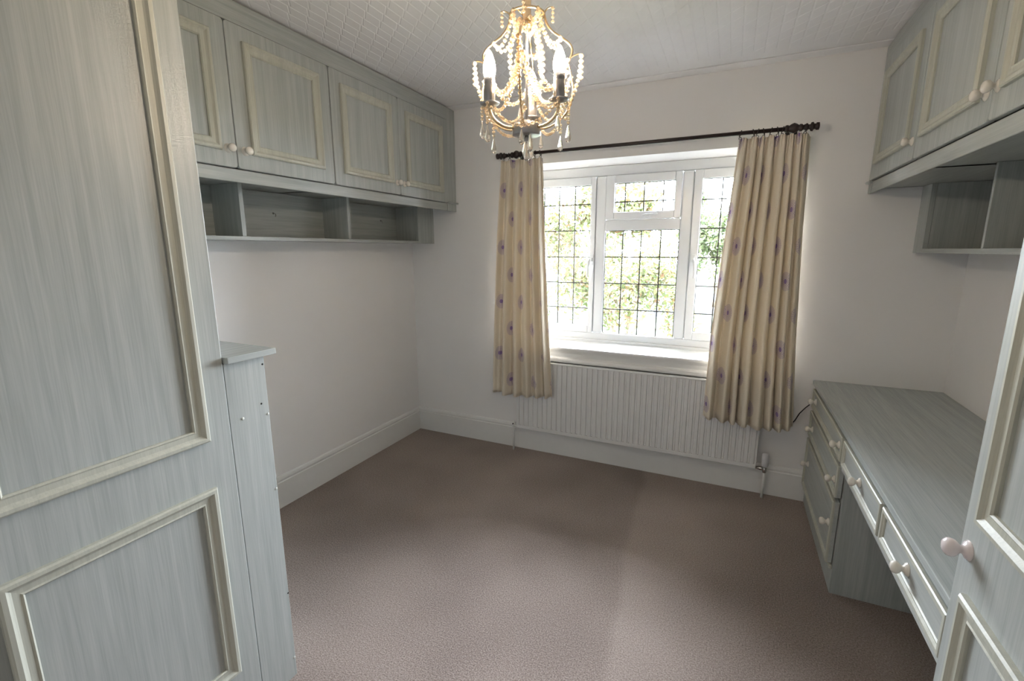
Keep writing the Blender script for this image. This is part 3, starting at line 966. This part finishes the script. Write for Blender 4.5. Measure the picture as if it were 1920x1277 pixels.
drop((CX, CY, 1.700), 1.0)
drop(ch(0.030, 285, 1.716), 0.95)
drop(ch(0.026, 230, 1.790), 0.8)

# ------------------------------------------------------------------ garden outside
g = MB().box(-14, 22, 0.31, 40, -0.42, -0.30).build('garden_lawn', M['lawn'])
tag(g, kind='structure')
def shrub(name, cx, cy, h, rx, ry, nleaf, mat, label, seed, z0=-0.30, size=0.055):
    rnd = random.Random(seed)
    t = thing(name, (cx, cy, z0), label, name.split('_')[1], None)
    s = MB()
    blobs = []
    for k in range(16):
        a = rnd.uniform(0, 2 * PI)
        q = rnd.random() ** 0.5
        blobs.append((cx + rx * 0.7 * q * math.cos(a), cy + ry * 0.7 * q * math.sin(a), z0 + h * rnd.uniform(0.18, 0.85), rnd.uniform(0.25, 0.42) * min(rx, ry, h / 2) * 1.4))
    for k in range(nleaf):
        bx, by, bz, br = rnd.choice(blobs)
        d = Vector((rnd.gauss(0, 1), rnd.gauss(0, 1), rnd.gauss(0, 1))).normalized()
        p = Vector((bx, by, bz)) + d * br * rnd.uniform(0.55, 1.08)
        if p.z < z0 + 0.03:
            p.z = z0 + rnd.uniform(0.03, 0.2)
        n_ = (d + Vector((rnd.gauss(0, 0.6), rnd.gauss(0, 0.6), rnd.gauss(0, 0.6)))).normalized()
        e1 = n_.cross(Vector((rnd.gauss(0, 1), rnd.gauss(0, 1), rnd.gauss(0, 1)))).normalized()
        e2 = n_.cross(e1)
        L = size * rnd.uniform(0.6, 1.3)
        w_ = L * 0.42
        s.add([p - e1 * L, p - e2 * w_ + n_ * L * 0.12, p + e1 * L, p + e2 * w_ + n_ * L * 0.12], [(0, 1, 2), (0, 2, 3)])
    f = s.build('foliage', mat, t, recalc=False)
    f['kind'] = 'stuff'
    st = MB()
    for k in range(7):
        bx, by, bz, br = blobs[k]
        st.tube([(cx + rnd.uniform(-0.1, 0.1), cy + rnd.uniform(-0.1, 0.1), z0), ((cx + bx) / 2, (cy + by) / 2, (z0 + bz) / 2 + 0.1), (bx, by, bz)], [0.03, 0.02, 0.01], 6)
    st.build('stems', M['bark'], t)
    return t
shrub('garden_shrub', -1.9, 4.6, 3.4, 1.5, 0.9, 6500, M['leaf_b'], 'tall green shrub outside the casement that the curtain by the plain wall half covers', 1)
shrub('garden_shrub', 0.55, 5.4, 2.3, 1.5, 0.9, 6000, M['leaf_a'], 'green and rust leaved shrub filling the view through the middle pane', 2)
shrub('garden_tree', -1.2, 10.5, 4.2, 2.6, 1.2, 6000, M['leaf_a'], 'large loose tree with green and rust leaves standing behind the shrubs', 3, size=0.10)
shrub('garden_tree', 1.9, 12.5, 3.8, 2.0, 1.0, 5000, M['leaf_b'], 'pale green tree beyond the grey fence', 4, size=0.10)
t = thing('garden_fence', (4.0, 9.5, -0.30), 'grey two-rail garden fence at the far side of the lawn', 'fence')
for k in range(6):
    MB().box(0.5 + k * 1.6, 0.62 + k * 1.6, 9.45, 9.57, -0.30, 0.45).build('post', M['fence'], t)
for z in (-0.12, 0.22):
    MB().box(0.3, 8.8, 9.40, 9.45, z, z + 0.15).build('rail', M['fence'], t)
